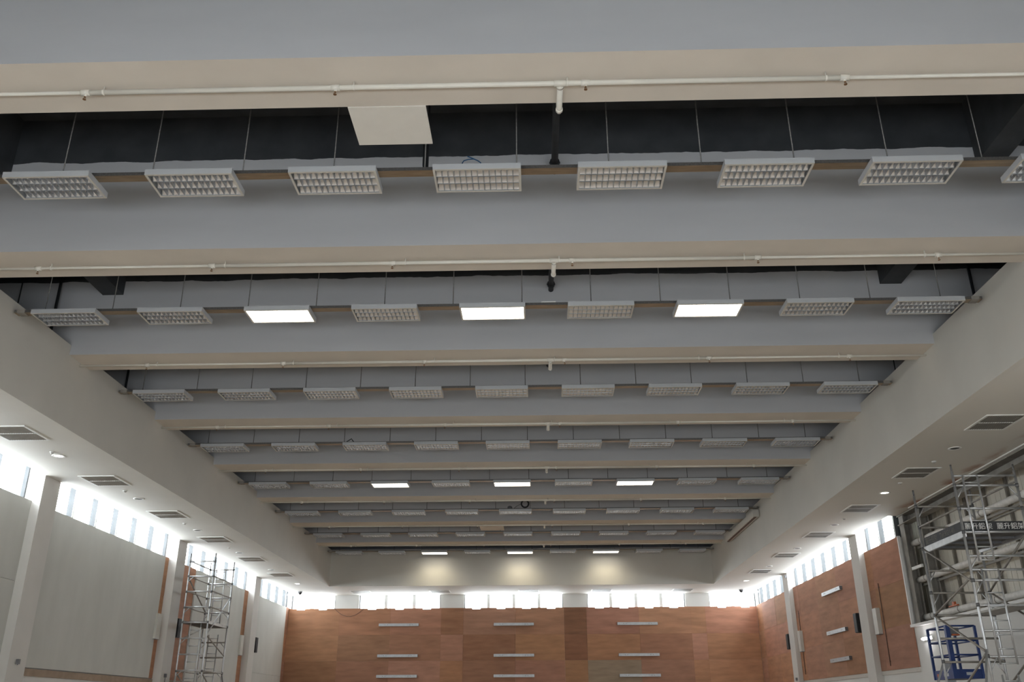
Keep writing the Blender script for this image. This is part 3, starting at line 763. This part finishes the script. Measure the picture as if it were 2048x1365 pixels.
tube_obj(T, 'rung', (0, 0, Z(2.54)), (Wd, 0, Z(2.54)), .022)
# integral ladder stiles and rungs, near frame
for xa, xb, z0, z1 in ((.18, .475, 2.70, 4.40), (.19, .51, .80, 2.54), (.18, .475, -1.3, .62)):
    for x in (xa, xb): tube_obj(T, 'ladder_stile', (x, -.03, Z(z0)), (x, -.03, Z(z1)), .02)
    zz = z0 + .02
    while zz < z1 - .05: tube_obj(T, 'ladder_rung', (xa, -.03, Z(zz)), (xb, -.03, Z(zz)), .013); zz += .256
# gusset struts of the frames
for y in (0, Ln):
    for z in (4.18, 2.80, 2.32, .94):
        tube_obj(T, 'gusset', (0, y, Z(z) - .26), (.17, y, Z(z)), .012); tube_obj(T, 'gusset', (Wd, y, Z(z) - .26), (Wd - .17, y, Z(z)), .012)
# long side rails and braces
for x, z in ((0, 3.75), (Wd, 4.28), (Wd, 3.75), (0, -.4), (Wd, -.4)): tube_obj(T, 'guard_rail', (x, 0, Z(z)), (x, Ln, Z(z)), .022, 'scafd')
for x, za, zb in ((0, 2.30, 3.27), (0, 2.42, 1.88), (0, 1.02, 1.86), (Wd, 3.27, 2.35), (Wd, 1.40, 2.35), (Wd, 1.40, .45), (0, 1.02, 0.05)):
    tube_obj(T, 'brace', (x, 0, Z(za)), (x, Ln, Z(zb)), .022, 'scafd')
tube_obj(T, 'plan_brace', (0, 0, Z(.95)), (Wd, Ln, Z(.95)), .022, 'scafd')
for p, q in (((0, 0, 1.08), (-.85, -.7, -1.5)), ((0, Ln, .93), (-.95, Ln + .5, -1.5)), ((Wd, 0, 1.08), (Wd + .3, -.9, -1.5))):
    tube_obj(T, 'outrigger', (p[0], p[1], Z(p[2])), (q[0], q[1], Z(q[2])), .024)
for x in (0, Wd):
    for y in (0, Ln):
        for z in (4.20, 3.735, 3.27, 2.34, 1.88, .95):
            MB().tube([(x, y, Z(z) - .035), (x, y, Z(z) + .035)], .034, 8).build('coupler', M['coup'], T)
# platform
for k in range(2):
    x0 = .04 + k * (Wd - .06) / 2
    MB().box(x0, x0 + (Wd - .06) / 2 - .02, .02, Ln - .02, Z(3.25), Z(3.29)).build('platform_board', M['plank'], T)
MB().box(.0, .05, .0, Ln, Z(3.18), Z(3.30)).build('platform_edge', M['scaf'], T); MB().box(Wd - .05, Wd, .0, Ln, Z(3.18), Z(3.30)).build('platform_edge', M['scaf'], T)
for y in (.45, 1.0, 1.55): MB().box(.05, Wd - .05, y - .03, y + .03, Z(3.21), Z(3.25)).build('platform_joist', M['greyp'], T)
# lower stub platform behind the ladder
MB().box(Wd * .55, Wd, .1, Ln - .1, Z(1.86), Z(1.90)).build('platform_board', M['scafd'], T)
# black lettered boards, a thing each
def toe_board(loc, rot, ln, h, body_items, lab, faint=False):
    e = empty('lettered_board', loc); e.rotation_euler = rot; tag(e, lab, 'sign board', 'black lettered boards on the scaffold')
    MB().box(0, ln, -.012, .012, 0, h).build('board', M['banner'], e)
    for x, body, size in body_items:
        me = text_mesh(body, M['letterd'] if faint else M['letter'], size)
        o = link('lettering', me, e, (x, -.0135, h * .5 - size * .37), (math.pi / 2, 0, 0))
toe_board((TX0 + .035, TY0 + .035, 3.296), (0, 0, 0), Wd - .07, .185, [(.015, '麗升鋁架', .138), (.645, '麗升鋁架', .138)], 'black board facing down the hall reading 麗升鋁架 twice in white')
toe_board((TX0 + .03, TY1 - .06, 3.305), (0, 0, -math.pi / 2), Ln - .14, .185, [(.08, '麗升鋁架', .15), (.82, 'Tel:3021-41', .15)], 'black side board with faint lettering along the scaffold edge', True)

# --- slim tower by the grey boards
SX0, SX1, SY0, SY1 = -11.505, -10.675, 30.0, 31.95
S = empty('scaffold_tower', (SX0, SY0, FLOOR)); tag(S, 'tall slim aluminium scaffold tower by the grey-boarded wall', 'scaffold')
Wd, Ln = SX1 - SX0, SY1 - SY0
for x, y, top in ((0, 0, 4.80), (Wd, 0, 4.80), (0, Ln, 4.80), (Wd, Ln, 4.80)):
    st = tube_obj(S, 'standard', (x, y, .18), (x, y, Z(top)), .027)
    tube_obj(st, 'spigot', (0, 0, Z(top) - .18), (0, 0, Z(top) - .04), .019, 'coup')
    cs = tube_obj(S, 'castor_stem', (x, y, .1), (x, y, .2), .02, 'coup'); MB().tube([(-.03, 0, 0), (.03, 0, 0)], .1, 16).build('castor', M['coup'], cs)
lv = [4.68 - .488 * k for k in range(12)]
lv = [z for z in lv if Z(z) > .2]
for z in lv: tube_obj(S, 'rung', (0, 0, Z(z)), (Wd, 0, Z(z)), .024)
for k, z in enumerate(lv): tube_obj(S, 'rung', (0, Ln, Z(z)), (Wd, Ln, Z(z)), .024, 'scaf' if k < 4 else 'scafd')
for y, xa, xb, z0, z1 in ((0, .27, .61, .2, 2.73), (Ln, .22, .54, 2.8, 4.68), (Ln, .22, .54, -.9, 2.5)):
    for x in (xa, xb): tube_obj(S, 'ladder_stile', (x, y + .03, Z(z0)), (x, y + .03, Z(z1)), .02)
    zz = z0 + .1
    while zz < z1 - .05: tube_obj(S, 'ladder_rung', (xa, y + .03, Z(zz)), (xb, y + .03, Z(zz)), .015); zz += .244
for y in (0, Ln):
    for z in (4.18, 3.20, 2.23, 1.25):
        tube_obj(S, 'gusset', (0, y, Z(z) - .17), (.17, y, Z(z)), .013); tube_obj(S, 'gusset', (Wd, y, Z(z) - .17), (Wd - .17, y, Z(z)), .013)
for x, z in ((0, 4.69), (0, 4.20), (Wd, 4.20), (0, 3.72), (Wd, 3.72), (Wd, 3.22), (0, 3.22)): tube_obj(S, 'guard_rail', (x, 0, Z(z)), (x, Ln, Z(z)), .022, 'scafd')
for x, za, zb in ((0, 4.15, 3.25), (Wd, 2.35, 3.70), (Wd, 2.34, 1.80), (0, 2.20, 2.70), (0, 1.20, .4), (Wd, 1.2, .3)):
    tube_obj(S, 'brace', (x, 0, Z(za)), (x, Ln, Z(zb)), .022, 'scafd' if za != 2.35 else 'scaf')
MB().box(.05, Wd - .05, .03, Ln - .03, Z(2.72), Z(2.77)).build('platform_board', M['plank'], S)
MB().box(.0, .05, .0, Ln, Z(2.70), Z(2.79)).build('platform_edge', M['scafd'], S); MB().box(Wd - .05, Wd, .0, Ln, Z(2.70), Z(2.79)).build('platform_edge', M['scafd'], S)
tube_obj(S, 'guard_rail', (0, 0, Z(1.25)), (0, Ln, Z(1.25)), .022, 'scafd'); tube_obj(S, 'guard_rail', (Wd, 0, Z(1.25)), (Wd, Ln, Z(1.25)), .022, 'scafd')
tube_obj(S, 'outrigger', (Wd, Ln, Z(1.22)), (Wd + .85, Ln - .7, .05), .024); tube_obj(S, 'outrigger', (0, 0, Z(1.1)), (.1, -.95, .05), .024)
for x in (0, Wd):
    for y in (0, Ln):
        for z in (4.68, 4.20, 3.70, 3.20, 2.74, 1.25):
            MB().tube([(x, y, Z(z) - .035), (x, y, Z(z) + .035)], .034, 8).build('coupler', M['coup'], S)

# ================================================================== blue lift
BX0, BX1, BY0, BY1 = 8.83, 9.42, 20.42, 21.44
B = empty('lift_platform', ((BX0 + BX1) / 2, (BY0 + BY1) / 2, FLOOR)); tag(B, 'blue mast lift with railed basket behind the lettered scaffold', 'lift')
a, c = (BX1 - BX0) / 2, (BY1 - BY0) / 2
zb, zt = Z(.63), Z(1.70)
MB().box(-a, a, -c, c, zb, zb + .04).build('basket_floor', M['greyp'], B)
MB().box(-a, a, -c - .012, -c, zb, zb + .19).build('skirt', M['lblue'], B); MB().box(-a - .012, -a, -c, c, zb, zb + .19).build('skirt', M['lblue'], B)
MB().box(-a, a, c, c + .012, zb, zb + .19).build('skirt', M['lblue'], B); MB().box(a, a + .012, -c, c, zb, zb + .19).build('skirt', M['lblue'], B)
for x, y, w_ in ((-a, -c, .045), (a, -c, .025), (-a, c, .025), (a, c, .025), (-a, 0, .014)):
    MB().box(x - w_, x + w_, y - w_, y + w_, zb, zt).build('post', M['lblue'], B)
for z in (zt, zt - .30, zt - .59):
    for p, q in (((-a, -c), (a, -c)), ((-a, c), (a, c)), ((-a, -c), (-a, c)), ((a, -c), (a, c))):
        tube_obj(B, 'rail', (p[0], p[1], z), (q[0], q[1], z), .018, 'lblue')
MB().box(-a + .05, -a + .25, -c + .0, -c + .14, zt - .2, zt - .04).build('control_box', M['greyp'], B)
MB().box(-a + .08, -a + .24, -c - .03, -c, zt - .2, zt - .17).build('control_guard', M['orange'], B)
MB().box(-a - .016, -a - .012, c - .30, c - .16, zb + .05, zb + .12).build('warning_label', M['orange'], B)
MB().box(-a - .016, -a - .012, c - .75, c - .5, zb + .06, zb + .12).build('rating_plate', M['chan'], B)
MB().box(a - .35, a - .2, -c - .016, -c - .012, zb + .07, zb + .13).build('rating_plate', M['chan'], B)
for k in range(3): MB().box(-.09 + .0 * k, .09, c - .14 + .04 * k, c - .06 + .04 * k, .25, zb + .35 - .2 * k).build('mast_section', M['chan'], B)
MB().box(-.36, .36, -.62, .62, .14, .34).build('chassis', M['lblue'], B)
for x in (-.33, .33):
    for y in (-.5, .5): MB().tube([(x - .04, y, .12), (x + .04, y, .12)], .12, 16).build('wheel', M['spk'], B)

# ================================================================== lift everything so that the floor is at z = 0
for o in SC.objects:
    if o.parent is None: o.location.z += EYE
